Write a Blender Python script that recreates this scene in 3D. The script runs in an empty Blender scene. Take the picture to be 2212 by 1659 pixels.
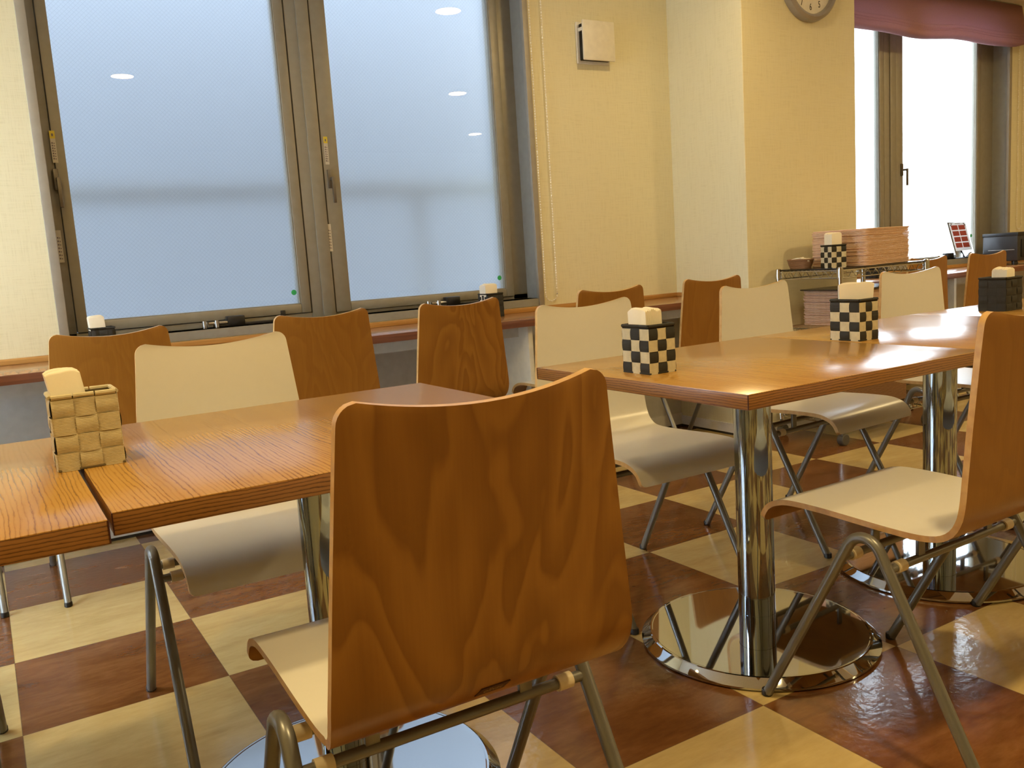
import bpy, bmesh, math, random
from mathutils import Vector, Matrix
random.seed(7)
PI = math.pi
S = bpy.context.scene
COL = S.collection

# ------------------------------------------------------------------ camera
F_PX, W_PX = 1895.7, 2212
cr, cu, cf = Vector((.8509, -.5212, -.0650)), Vector((.1285, .0865, .9879)), Vector((.5093, .8490, -.1406))
cf.normalize(); cr = (cr - cf * cr.dot(cf)).normalized(); cu = cr.cross(cf)
cam = bpy.data.cameras.new('camera')
cam.sensor_fit = 'HORIZONTAL'; cam.sensor_width = 36; cam.lens = F_PX / W_PX * 36; cam.clip_start = .02
co = bpy.data.objects.new('camera', cam); COL.objects.link(co)
co.matrix_world = Matrix(((cr.x, cu.x, -cf.x, .032), (cr.y, cu.y, -cf.y, -3.497), (cr.z, cu.z, -cf.z, .973), (0, 0, 0, 1)))
S.camera = co

# ------------------------------------------------------------------ sky, exposure
wd = bpy.data.worlds.new('overcast_sky'); S.world = wd; wd.use_nodes = True
bg = wd.node_tree.nodes['Background']
bg.inputs['Color'].default_value = (.78, .90, 1.0, 1); bg.inputs['Strength'].default_value = 11.0
vs = S.view_settings
vs.view_transform = 'Standard'; vs.look = 'None'; vs.gamma = 1; vs.use_curve_mapping = False; vs.exposure = 0.0
CEIL = 2.5
LAMP_COL = (1.0, .735, .33)
LAMPS = [(1.175, -3.2, 26), (4.015, -3.27, 36), (6.86, -3.27, 26), (-.28, -2.25, 20), (-.25, -.85, 2.5), (2.72, -.95, 11), (5.42, -.95, 15), (5.44, -5.5, 24)]  # some read off reflections and shadows; near-left lamp added to brighten its area

# ------------------------------------------------------------------ materials
MATS = {}
class NT:
    def __init__(s, name):
        s.m = bpy.data.materials.new(name); s.m.use_nodes = True; s.t = s.m.node_tree
        s.b = s.t.nodes['Principled BSDF']; s.o = s.t.nodes['Material Output']; MATS[name] = s.m
    def n(s, typ, **kw):
        x = s.t.nodes.new(typ)
        for k, v in kw.items():
            if k.startswith('i_'):
                key = k[2:]
                key = int(key) if key.isdigit() else key.replace('_', ' ')
                s.put(x.inputs[key], v)
            else: setattr(x, k, v)
        return x
    def put(s, sock, v):
        if isinstance(v, bpy.types.NodeSocket): s.t.links.new(v, sock)
        elif hasattr(v, 'outputs'): s.t.links.new(v.outputs[0], sock)
        else:
            if isinstance(v, (tuple, list)) and len(v) == 3 and sock.type == 'RGBA': v = (*v, 1)
            sock.default_value = v
    def P(s, **kw):
        for k, v in kw.items(): s.put(s.b.inputs[k.replace('_', ' ')], v)
        return s
    def obj(s): return s.n('ShaderNodeTexCoord').outputs['Object']
    def mapp(s, vec, scale=(1, 1, 1), loc=(0, 0, 0), rot=(0, 0, 0)):
        return s.n('ShaderNodeMapping', i_Vector=vec, i_Scale=scale, i_Location=loc, i_Rotation=rot).outputs[0]
    def noise(s, vec, scale=5, detail=3, rough=.5, dist=0):
        return s.n('ShaderNodeTexNoise', i_Vector=vec, i_Scale=scale, i_Detail=detail, i_Roughness=rough, i_Distortion=dist).outputs[0]
    def math(s, op, a, b=0.0, c=0.0):
        x = s.n('ShaderNodeMath', operation=op); s.put(x.inputs[0], a); s.put(x.inputs[1], b); s.put(x.inputs[2], c); return x.outputs[0]
    def ramp(s, fac, stops, interp='LINEAR'):
        x = s.n('ShaderNodeValToRGB', i_Fac=fac); e = x.color_ramp; e.interpolation = interp
        while len(e.elements) > 1: e.elements.remove(e.elements[0])
        e.elements[0].position = stops[0][0]; e.elements[0].color = (*stops[0][1], 1)
        for p, c in stops[1:]:
            q = e.elements.new(p); q.color = (*c, 1)
        return x.outputs[0]
    def mix(s, f, a, b, mode='MIX'):
        x = s.n('ShaderNodeMix', data_type='RGBA', blend_type=mode)
        s.put(x.inputs[0], f); s.put(x.inputs[6], a); s.put(x.inputs[7], b); return x.outputs[2]
    def bump(s, h, strength=.2, dist=.002):
        s.put(s.b.inputs['Normal'], s.n('ShaderNodeBump', i_Height=h, i_Strength=strength, i_Distance=dist).outputs[0]); return s

def plain(name, col, rough=.5, metal=0, **kw):
    x = NT(name); v = x.noise(x.obj(), 30, 3)
    c2 = tuple(min(1, c * 1.05) for c in col); c1 = tuple(c * .95 for c in col)
    x.P(Base_Color=x.ramp(v, [(.3, c1), (.7, c2)]), Roughness=rough, Metallic=metal, **kw); return x.m

def mk_materials():
    # wallpaper, fine woven relief
    x = NT('wallpaper'); o = x.obj()
    h1 = x.noise(x.mapp(o, (14, 14, 420)), 1, 2); h2 = x.noise(x.mapp(o, (300, 300, 12)), 1, 2)
    hh = x.math('ADD', h1, h2)
    x.P(Base_Color=x.ramp(hh, [(.75, (.70, .645, .43)), (1.25, (.76, .705, .485))]), Roughness=.75).bump(hh, .12, .001)
    plain('ceiling_paint', (.80, .77, .70), .8)
    plain('outer_wall_paint', (.112, .126, .150), .9)
    plain('outer_ground', (.3, .3, .3), .9)
    plain('under_counter_wall', (.60, .59, .56), .6)
    plain('baseboard_vinyl', (.72, .72, .72), .35)
    plain('shadow_gap', (.02, .017, .014), .7)
    # aluminium window frame, grey brown anodised
    plain('window_frame_metal', (.29, .265, .21), .45, .25)
    plain('window_reveal_metal', (.30, .30, .28), .5, .2)
    plain('casing_metal', (.34, .31, .26), .5, .15)
    plain('black_plastic', (.012, .011, .012), .4)
    plain('dark_grey_plastic', (.055, .055, .05), .45)
    plain('wheel_grey', (.09, .09, .085), .5)
    plain('rail_paint', (.24, .26, .28), .6)
    plain('handle_metal', (.16, .14, .11), .4, .6)
    plain('bright_metal', (.6, .58, .54), .25, 1)
    plain('sticker_paper', (.55, .50, .40), .6)
    plain('sticker_yellow', (.65, .50, .04), .6)
    plain('green_dot', (.03, .42, .12), .5)
    plain('white_plastic', (.75, .71, .60), .4)
    plain('cream_sleeve', (.70, .60, .42), .45)
    plain('clear_beads', (.85, .80, .68), .3)
    plain('black_interior', (.01, .009, .008), .8)
    plain('clock_face', (.72, .69, .60), .4)
    plain('clock_rim', (.36, .34, .31), .35, .5)
    plain('clock_ink', (.03, .025, .02), .5)
    plain('downlight_trim', (.8, .8, .78), .4)
    # glass: clear room face, etched outer face, wires inside
    x = NT('wired_glass'); o = x.obj()
    sx = x.n('ShaderNodeSeparateXYZ', i_Vector=o)
    def line(a):
        f = x.math('FRACT', x.math('MULTIPLY', a, 1 / .0165)); d = x.math('ABSOLUTE', x.math('SUBTRACT', f, .5))
        return x.math('GREATER_THAN', d, .462)
    w = x.math('MAXIMUM', line(x.math('ADD', sx.outputs[0], sx.outputs[2])), line(x.math('SUBTRACT', sx.outputs[0], sx.outputs[2])))
    x.P(Base_Color=(.97, .985, 1), Roughness=0.0, IOR=1.5, Transmission_Weight=1.0)
    d = x.n('ShaderNodeBsdfDiffuse', i_Color=(.10, .11, .13))
    ms = x.n('ShaderNodeMixShader'); x.put(ms.inputs[0], x.math('MULTIPLY', w, .16)); x.put(ms.inputs[1], x.b.outputs[0]); x.put(ms.inputs[2], d.outputs[0])
    x.put(x.o.inputs[0], ms.outputs[0])
    x = NT('etched_glass'); o = x.obj()
    x.P(Base_Color=(.97, .985, 1), Roughness=.46, IOR=1.5, Transmission_Weight=1.0)
    x.bump(x.noise(o, 160, 2), .25, .002)
    x = NT('acrylic'); x.P(Base_Color=(1, 1, 1), Roughness=.02, IOR=1.49, Transmission_Weight=1.0)
    # laminate chair face
    x = NT('white_laminate'); o = x.obj()
    x.P(Base_Color=x.ramp(x.noise(o, 60, 2), [(.3, (.745, .725, .665)), (.7, (.755, .735, .675))]), Roughness=.28, Specular_IOR_Level=.5)
    x.bump(x.noise(o, 700, 1), .03, .0005)
    # plywood veneer with cathedral figure
    x = NT('beech_veneer'); o = x.obj()
    oi = x.n('ShaderNodeObjectInfo'); rnd = oi.outputs['Random']; famt = x.n('ShaderNodeSeparateColor', i_Color=oi.outputs['Color']).outputs[0]
    sp = x.n('ShaderNodeSeparateXYZ', i_Vector=o)
    zz = x.math('SUBTRACT', sp.outputs[2], sp.outputs[1])
    cb = x.n('ShaderNodeCombineXYZ', i_X=x.math('ADD', sp.outputs[0], x.math('MULTIPLY', rnd, 7.0)), i_Y=x.math('MULTIPLY', rnd, 3.0), i_Z=zz)
    big = x.noise(x.mapp(cb, (6.5, 1, 2.4)), 1, 2.6, .42, .55)
    f = x.math('FRACT', x.math('MULTIPLY', big, 10.0))
    fig = x.ramp(f, [(0, (.12,) * 3), (.8, (.95,) * 3), (.90, (.8,) * 3), (1, (.12,) * 3)])
    fig = x.math('ADD', .62, x.math('MULTIPLY', x.math('SUBTRACT', fig, .62), famt))
    fine = x.noise(x.mapp(cb, (260, 1, 9)), 1, 3)
    t = x.math('ADD', x.math('MULTIPLY', fig, .68), x.math('MULTIPLY', fine, .32))
    x.P(Base_Color=x.ramp(t, [(.1, (.21, .086, .012)), (.55, (.285, .125, .020)), (.95, (.36, .168, .030))]), Roughness=.34, Specular_IOR_Level=.45)
    # ply edge
    x = NT('ply_edge'); o = x.obj()
    x.P(Base_Color=x.ramp(x.noise(x.mapp(o, (60, 60, 60)), 1, 3), [(.3, (.50, .29, .10)), (.7, (.62, .39, .15))]), Roughness=.32)
    # table laminate
    def wood_top(name, dark, mid, light, per, rough):
        x = NT(name); o = x.obj(); sp = x.n('ShaderNodeSeparateXYZ', i_Vector=o)
        warp = x.noise(x.mapp(o, (8, 1.1, 1)), 1, 3, .5)
        jit = x.noise(x.mapp(o, (120, 14, 1)), 1, 3, .65)
        u = x.math('ADD', x.math('MULTIPLY', sp.outputs[0], per), x.math('ADD', x.math('MULTIPLY', warp, 9.0), x.math('MULTIPLY', jit, 1.1)))
        a = x.ramp(x.math('FRACT', u), [(0, (0, 0, 0)), (.16, (.55,) * 3), (.40, (1, 1, 1)), (.80, (.9,) * 3), (1, (.15,) * 3)])
        amt = x.noise(x.mapp(o, (per * .55, 1.6, 1)), 1, 2, .6)
        amt = x.ramp(amt, [(.30, (.35,) * 3), (.55, (1, 1, 1))])
        lines = x.math('SUBTRACT', 1.0, x.math('MULTIPLY', x.math('SUBTRACT', 1.0, a), amt))
        band = x.noise(x.mapp(o, (22, .7, 1)), 1, 2, .5)
        t = x.math('MULTIPLY', lines, x.math('ADD', .55, x.math('MULTIPLY', band, .8)))
        x.P(Base_Color=x.ramp(t, [(.05, dark), (.5, mid), (.95, light)]), Roughness=rough, Specular_IOR_Level=.5, Coat_Weight=.15, Coat_Roughness=.12)
        x.bump(x.noise(x.mapp(o, (300, 30, 1)), 1, 2), .06, .0006)
        return x
    wood_top('table_laminate', (.17, .068, .014), (.40, .21, .044), (.48, .265, .062), 150, .22)
    x = NT('table_edge'); o = x.obj(); sp = x.n('ShaderNodeSeparateXYZ', i_Vector=o)
    al = x.math('ADD', sp.outputs[0], sp.outputs[1])
    cb = x.n('ShaderNodeCombineXYZ', i_X=al, i_Z=sp.outputs[2])
    warp = x.noise(x.mapp(cb, (5, 1, 30)), 1, 4, .6)
    jit = x.noise(x.mapp(cb, (90, 1, 200)), 1, 2, .6)
    u = x.math('ADD', x.math('MULTIPLY', sp.outputs[2], 190.0), x.math('ADD', x.math('MULTIPLY', warp, 2.6), x.math('MULTIPLY', jit, .35)))
    t = x.ramp(x.math('FRACT', u), [(0, (.0, .0, .0)), (.14, (.6, .6, .6)), (.5, (1, 1, 1)), (.85, (.75, .75, .75)), (1, (0, 0, 0))])
    x.P(Base_Color=x.ramp(t, [(.05, (.06, .02, .005)), (.5, (.245, .104, .023)), (.95, (.33, .15, .037))]), Roughness=.35)
    plain('edge_joint', (.05, .008, .006), .5)
    wood_top('counter_wood', (.20, .085, .03), (.33, .15, .055), (.40, .195, .075), 40, .22)
    x = NT('counter_edge'); o = x.obj()
    x.P(Base_Color=x.ramp(x.noise(x.mapp(o, (4, 4, 120)), 1, 3), [(.35, (.12, .04, .02)), (.65, (.21, .075, .034))]), Roughness=.35)
    x = NT('upstand_wood'); o = x.obj()
    x.P(Base_Color=x.ramp(x.noise(x.mapp(o, (4, 4, 150)), 1, 3), [(.35, (.42, .21, .055)), (.65, (.54, .29, .085))]), Roughness=.35)
    # chrome and tube
    x = NT('chrome'); o = x.obj()
    x.P(Base_Color=(.35, .395, .44), Metallic=1, Roughness=x.math('ADD', x.math('MULTIPLY', x.noise(o, 14, 3), .05), .02))
    x.bump(x.noise(x.mapp(o, (9, 9, 1.5)), 1, 2), .05, .004)
    x = NT('chrome_plate'); o = x.obj()
    x.P(Base_Color=(.56, .585, .61), Metallic=1, Roughness=.035)
    plain('grey_tube', (.20, .20, .19), .34, .45)
    plain('rack_chrome', (.55, .54, .51), .22, 1)
    # floor
    x = NT('checker_vinyl'); o = x.obj()
    ck = x.n('ShaderNodeTexChecker', i_Vector=x.mapp(o, (1, 1, 1), (0, 0, .1)), i_Scale=1 / .45, i_Color1=(0, 0, 0), i_Color2=(1, 1, 1)).outputs[1]
    cell = x.n('ShaderNodeVectorMath', operation='FLOOR', i_0=x.mapp(o, (1 / .45, 1 / .45, 0), (0, 0, .1)))
    wn = x.n('ShaderNodeTexWhiteNoise', noise_dimensions='3D', i_Vector=cell.outputs[0])
    off = x.n('ShaderNodeVectorMath', operation='SCALE', i_0=wn.outputs[1]); off.inputs[3].default_value = 9.0
    vv = x.n('ShaderNodeVectorMath', operation='ADD', i_0=o, i_1=off.outputs[0]).outputs[0]
    m1 = x.noise(x.mapp(vv, (4, 13, 1)), 1, 6, .62, .6); m2 = x.noise(x.mapp(vv, (22, 70, 1)), 1, 4, .6)
    t = x.math('ADD', x.math('MULTIPLY', m1, .7), x.math('MULTIPLY', m2, .3))
    light = x.ramp(t, [(.3, (.53, .385, .15)), (.5, (.635, .475, .20)), (.68, (.71, .555, .25))])
    dark = x.ramp(t, [(.3, (.12, .045, .014)), (.5, (.20, .080, .024)), (.7, (.29, .135, .045))])
    fx = x.n('ShaderNodeSeparateXYZ', i_Vector=x.n('ShaderNodeVectorMath', operation='FRACTION', i_0=x.mapp(o, (1 / .45, 1 / .45, 1))).outputs[0])
    def edge(a): return x.math('GREATER_THAN', x.math('ABSOLUTE', x.math('SUBTRACT', a, .5)), .4975)
    seam = x.math('MULTIPLY', x.math('MAXIMUM', edge(fx.outputs[0]), edge(fx.outputs[1])), .55)
    colr = x.mix(seam, x.mix(ck, light, dark), (.10, .06, .03))
    x.P(Base_Color=colr, Roughness=.17, Specular_IOR_Level=.5, Coat_Weight=.35, Coat_Roughness=.06)
    bh = x.math('ADD', x.math('MULTIPLY', x.noise(o, 55, 2), .7), x.noise(o, 9, 2))
    nb = x.n('ShaderNodeBump', i_Height=bh, i_Strength=.10, i_Distance=.006).outputs[0]
    x.put(x.b.inputs['Normal'], nb); x.put(x.b.inputs['Coat Normal'], nb)
    # woven tape
    def tape(name, c, rib):
        x = NT(name); o = x.obj(); n = x.noise(o, 90, 3)
        x.P(Base_Color=x.ramp(n, [(.3, tuple(k * .9 for k in c)), (.7, tuple(min(1, k * 1.08) for k in c))]), Roughness=.7)
        sp = x.n('ShaderNodeSeparateXYZ', i_Vector=o)
        h = x.math('SINE', x.math('MULTIPLY', sp.outputs[2], 2 * PI / .0022))
        x.bump(h, rib * .6, .0006)
    tape('black_tape', (.022, .021, .017), .3)
    tape('ivory_tape', (.60, .54, .38), .25)
    tape('beige_tape', (.56, .49, .315), .6)
    plain('beige_gap', (.16, .125, .065), .8)
    x = NT('napkin_paper'); o = x.obj()
    x.P(Base_Color=(.82, .76, .62), Roughness=.85, Subsurface_Weight=.15, Subsurface_Radius=(.01, .008, .005))
    x.bump(x.noise(o, 45, 3), .3, .002)
    x = NT('tray_wood'); o = x.obj()
    x.P(Base_Color=x.ramp(x.noise(x.mapp(o, (3, 60, 60)), 1, 3), [(.3, (.72, .49, .37)), (.7, (.82, .59, .46))]), Roughness=.42)
    x = NT('wicker'); o = x.obj()
    v = x.n('ShaderNodeTexWave', wave_type='BANDS', bands_direction='Z', i_Vector=o, i_Scale=55, i_Distortion=2.5, i_Detail=2).outputs[1]
    x.P(Base_Color=x.ramp(v, [(.2, (.16, .075, .028)), (.8, (.38, .20, .09))]), Roughness=.6).bump(v, .6, .003)
    x = NT('blind_fabric'); o = x.obj()
    h = x.noise(x.mapp(o, (200, 200, 200)), 1, 2)
    x.P(Base_Color=x.ramp(h, [(.3, (.46, .25, .23)), (.7, (.54, .30, .28))]), Roughness=.9).bump(h, .2, .001)
    tr = x.n('ShaderNodeBsdfTranslucent', i_Color=(.55, .38, .46))  # purple lens glare worked into the translucent colour
    ms = x.n('ShaderNodeMixShader'); ms.inputs[0].default_value = .45
    x.put(ms.inputs[1], x.b.outputs[0]); x.put(ms.inputs[2], tr.outputs[0]); x.put(x.o.inputs[0], ms.outputs[0])
    x = NT('menu_paper'); x.P(Base_Color=(.86, .87, .90), Roughness=.5)
    tr = x.n('ShaderNodeBsdfTranslucent', i_Color=(.9, .92, .95)); ms = x.n('ShaderNodeMixShader'); ms.inputs[0].default_value = .5
    x.put(ms.inputs[1], x.b.outputs[0]); x.put(ms.inputs[2], tr.outputs[0]); x.put(x.o.inputs[0], ms.outputs[0])
    x = NT('menu_red'); x.P(Base_Color=(.55, .12, .10), Roughness=.5)
    tr = x.n('ShaderNodeBsdfTranslucent', i_Color=(.55, .16, .14)); ms = x.n('ShaderNodeMixShader'); ms.inputs[0].default_value = .4
    x.put(ms.inputs[1], x.b.outputs[0]); x.put(ms.inputs[2], tr.outputs[0]); x.put(x.o.inputs[0], ms.outputs[0])
    plain('menu_grey', (.18, .14, .14), .5)
    plain('toaster_body', (.045, .045, .05), .35, .3)
    plain('badge_plate', (.06, .022, .008), .35)
    plain('badge_letters', (.30, .20, .09), .35)
    plain('mat_black', (.022, .019, .019), .25)
    x = NT('lamp_glow'); em = x.n('ShaderNodeEmission', i_Color=(*LAMP_COL, 1), i_Strength=4.0); x.put(x.o.inputs[0], em.outputs[0])
mk_materials()
M = MATS

# ------------------------------------------------------------------ mesh helpers
class MB:
    def __init__(s): s.v = []; s.f = []; s.m = []
    def add(s, vs, fs, mi=0):
        o = len(s.v); s.v += [tuple(v) for v in vs]
        for f in fs: s.f.append(tuple(i + o for i in f)); s.m.append(mi)
        return s
    def bm(s, b, mi=0):
        b.verts.ensure_lookup_table(); b.verts.index_update()
        s.add([v.co[:] for v in b.verts], [[v.index for v in f.verts] for f in b.faces], mi); b.free(); return s
    def box(s, lo, hi, bev=0, mi=0, seg=2, rot=None, piv=None):
        b = bmesh.new(); bmesh.ops.create_cube(b, size=1)
        c = [(lo[i] + hi[i]) / 2 for i in range(3)]; d = [abs(hi[i] - lo[i]) for i in range(3)]
        for v in b.verts: v.co = Vector((v.co.x * d[0] + c[0], v.co.y * d[1] + c[1], v.co.z * d[2] + c[2]))
        if bev: bmesh.ops.bevel(b, geom=b.edges[:], offset=min(bev, min(d) * .48), segments=seg, affect='EDGES', profile=.5)
        if rot is not None:
            pv = Vector(piv if piv is not None else c)
            for v in b.verts: v.co = rot @ (v.co - pv) + pv
        return s.bm(b, mi)
    def rbox(s, lo, hi, r, mi=0, seg=6, bev=0):
        """box with rounded vertical corners"""
        pts = []
        x0, y0, x1, y1 = lo[0], lo[1], hi[0], hi[1]
        for (cx, cy, a0) in ((x1 - r, y1 - r, 0), (x0 + r, y1 - r, 90), (x0 + r, y0 + r, 180), (x1 - r, y0 + r, 270)):
            for k in range(seg + 1):
                a = math.radians(a0 + 90 * k / seg); pts.append((cx + r * math.cos(a), cy + r * math.sin(a)))
        n = len(pts)
        s.add([(*p, lo[2]) for p in pts] + [(*p, hi[2]) for p in pts],
              [tuple(range(n - 1, -1, -1)), tuple(range(n, 2 * n))] + [(i, (i + 1) % n, n + (i + 1) % n, n + i) for i in range(n)], mi)
        return s
    def tube(s, path, r, n=12, mi=0, cap=True, closed=False):
        path = [Vector(p) for p in path]; L = len(path)
        ring = []; up = None
        for i, p in enumerate(path):
            if closed: t = (path[(i + 1) % L] - path[i - 1]).normalized()
            else: t = (path[min(i + 1, L - 1)] - path[max(i - 1, 0)]).normalized()
            if up is None:
                up = t.orthogonal().normalized()
            up = (up - t * up.dot(t)).normalized(); sd = t.cross(up)
            rr = r[i] if isinstance(r, (list, tuple)) else r
            ring.append([p + (up * math.cos(2 * PI * k / n) + sd * math.sin(2 * PI * k / n)) * rr for k in range(n)])
        vs = [v for q in ring for v in q]; fs = []
        for i in range(L if closed else L - 1):
            j = (i + 1) % L
            for k in range(n): fs.append((i * n + k, i * n + (k + 1) % n, j * n + (k + 1) % n, j * n + k))
        if cap and not closed: fs += [tuple(range(n - 1, -1, -1)), tuple((L - 1) * n + k for k in range(n))]
        return s.add(vs, fs, mi)
    def lathe(s, prof, c=(0, 0, 0), n=48, mi=0, axis='z', cap=True):
        vs = []; fs = []
        for r, z in prof:
            for k in range(n):
                a = 2 * PI * k / n; q = (r * math.cos(a), r * math.sin(a), z)
                if axis == 'y': q = (q[0], z, q[1])
                if axis == 'x': q = (z, q[0], q[1])
                vs.append((q[0] + c[0], q[1] + c[1], q[2] + c[2]))
        L = len(prof)
        for i in range(L - 1):
            for k in range(n): fs.append((i * n + k, i * n + (k + 1) % n, (i + 1) * n + (k + 1) % n, (i + 1) * n + k))
        if cap: fs.append(tuple(range(n - 1, -1, -1))); fs.append(tuple((L - 1) * n + k for k in range(n)))
        return s.add(vs, fs, mi)
    def build(s, name, mats, parent=None, smooth=True, angle=35, recalc=True):
        me = bpy.data.meshes.new(name); me.from_pydata(s.v, [], s.f)
        if not isinstance(mats, (list, tuple)): mats = [mats]
        for m in mats: me.materials.append(M[m] if isinstance(m, str) else m)
        me.polygons.foreach_set('material_index', s.m)
        b = bmesh.new(); b.from_mesh(me)
        if recalc: bmesh.ops.recalc_face_normals(b, faces=b.faces[:])
        if smooth:
            for f in b.faces: f.smooth = True
            for e in b.edges:
                if len(e.link_faces) == 2 and e.calc_face_angle(0) > math.radians(angle): e.smooth = False
        b.to_mesh(me); b.free(); me.update()
        o = bpy.data.objects.new(name, me); COL.objects.link(o)
        if parent is not None: o.parent = parent
        return o
def tag(o, label=None, cat=None, group=None, kind=None):
    if label: o['label'] = label
    if cat: o['category'] = cat
    if group: o['group'] = group
    if kind: o['kind'] = kind
    return o
def thing(name, label, cat, loc=(0, 0, 0), rz=0, group=None):
    o = bpy.data.objects.new(name, None); o.empty_display_size = .1; COL.objects.link(o)
    o.location = loc; o.rotation_euler = (0, 0, rz); return tag(o, label, cat, group)
def struct(name, mb, mats, parent=None, **kw):
    o = mb.build(name, mats, parent, **kw)
    if parent is None: o['kind'] = 'structure'
    return o
def dup(root, label, loc, rz, group=None):
    def cp(o, par):
        c = o.copy(); COL.objects.link(c)
        if par is not None: c.parent = par
        for ch in KIDS.get(o.name, []): cp(ch, c)
        return c
    KIDS = {}
    for o in bpy.data.objects:
        if o.parent: KIDS.setdefault(o.parent.name, []).append(o)
    c = cp(root, None); c.location = loc; c.rotation_euler = (0, 0, rz); c['label'] = label
    if group: c['group'] = group
    return c

# ------------------------------------------------------------------ room shell
YW = .124                      # room face of the window wall
X0, X1, Y0 = -.75, 8.6, -7.2   # left wall, right wall, wall behind the viewer
W1 = (.285, 2.405, .775, 2.36); W2 = (4.22, 6.465, .775, 2.40)
struct('floor', MB().box((X0 - .2, Y0 - .2, -.1), (X1 + .2, YW + .2, 0)), 'checker_vinyl', smooth=False)
struct('ceiling', MB().box((X0 - .2, Y0 - .2, CEIL), (X1 + .2, YW + .2, CEIL + .15)), 'ceiling_paint', smooth=False)
w = MB(); yb = YW + .2
w.box((X0 - .2, YW, .60), (W1[0], yb, CEIL)).box((W1[1], YW, .60), (W2[0], yb, CEIL)).box((W2[1], YW, .60), (X1 + .2, yb, CEIL))
w.box((W1[0], YW, .60), (W1[1], yb, W1[2])).box((W1[0], YW, W1[3]), (W1[1], yb, CEIL))
w.box((W2[0], YW, .60), (W2[1], yb, W2[2])).box((W2[0], YW, W2[3]), (W2[1], yb, CEIL))
w.box((X0 - .2, YW, 0), (X1 + .2, yb, .60), mi=1)
struct('wall_back', w, ['wallpaper', 'under_counter_wall'], smooth=False)
# left wall with a big side window
LW = (-1.35, -.03, .1, 2.05)    # y0 y1 z0 z1
w = MB().box((X0 - .2, Y0, 0), (X0, LW[0], CEIL)).box((X0 - .2, LW[1], 0), (X0, YW, CEIL))
w.box((X0 - .2, LW[0], 0), (X0, LW[1], LW[2])).box((X0 - .2, LW[0], LW[3]), (X0, LW[1], CEIL))
struct('wall_left', w, 'wallpaper', smooth=False)
struct('wall_right', MB().box((X1, Y0, 0), (X1 + .2, YW, CEIL)), 'wallpaper', smooth=False)
struct('wall_front', MB().box((X0 - .2, Y0 - .2, 0), (X1 + .2, Y0, CEIL)), 'wallpaper', smooth=False)
struct('wall_pillar', MB().box((3.285, -.394, 0), (4.107, YW + .01, CEIL), bev=.004), 'wallpaper', smooth=False)
b = MB().box((X0, YW - .008, .012), (3.285, YW, .075)).box((3.277, -.402, .012), (3.285, YW, .06)).box((3.277, -.402, .012), (4.115, -.394, .06))
b.box((4.107, YW - .008, .012), (X1, YW, .075))
b.box((X0, YW - .005, 0), (3.285, YW, .012), mi=1).box((3.280, -.399, 0), (3.285, YW, .012), mi=1).box((3.28, -.399, 0), (4.11, -.394, .012), mi=1).box((4.107, YW - .005, 0), (X1, YW, .012), mi=1)
struct('baseboard_back', b, ['baseboard_vinyl', 'shadow_gap'], smooth=False)

# outside: building opposite, ground, railing
tag(MB().box((-4, 1.75, -1), (4.0, 1.95, 5.2)).build('building_wall', 'outer_wall_paint', smooth=False), 'blurred grey building wall outside the frosted near window', 'wall')
struct('ground', MB().box((-30, .4, -1.1), (40, 40, -1.0)), 'outer_ground', smooth=False)
rl = thing('railing', 'dark balcony railing blurred behind the frosted near window', 'railing', (1.4, .72, -1))
MB().box((-3.5, -.03, 2.325), (2.6, .03, 2.395), .01).build('top_rail', 'rail_paint', rl)
for px in (-3.2, -1.9, .655, 2.1):
    MB().box((px - .022, -.02, 0), (px + .022, .02, 2.32), .004).build('post', 'rail_paint', rl)

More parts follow.
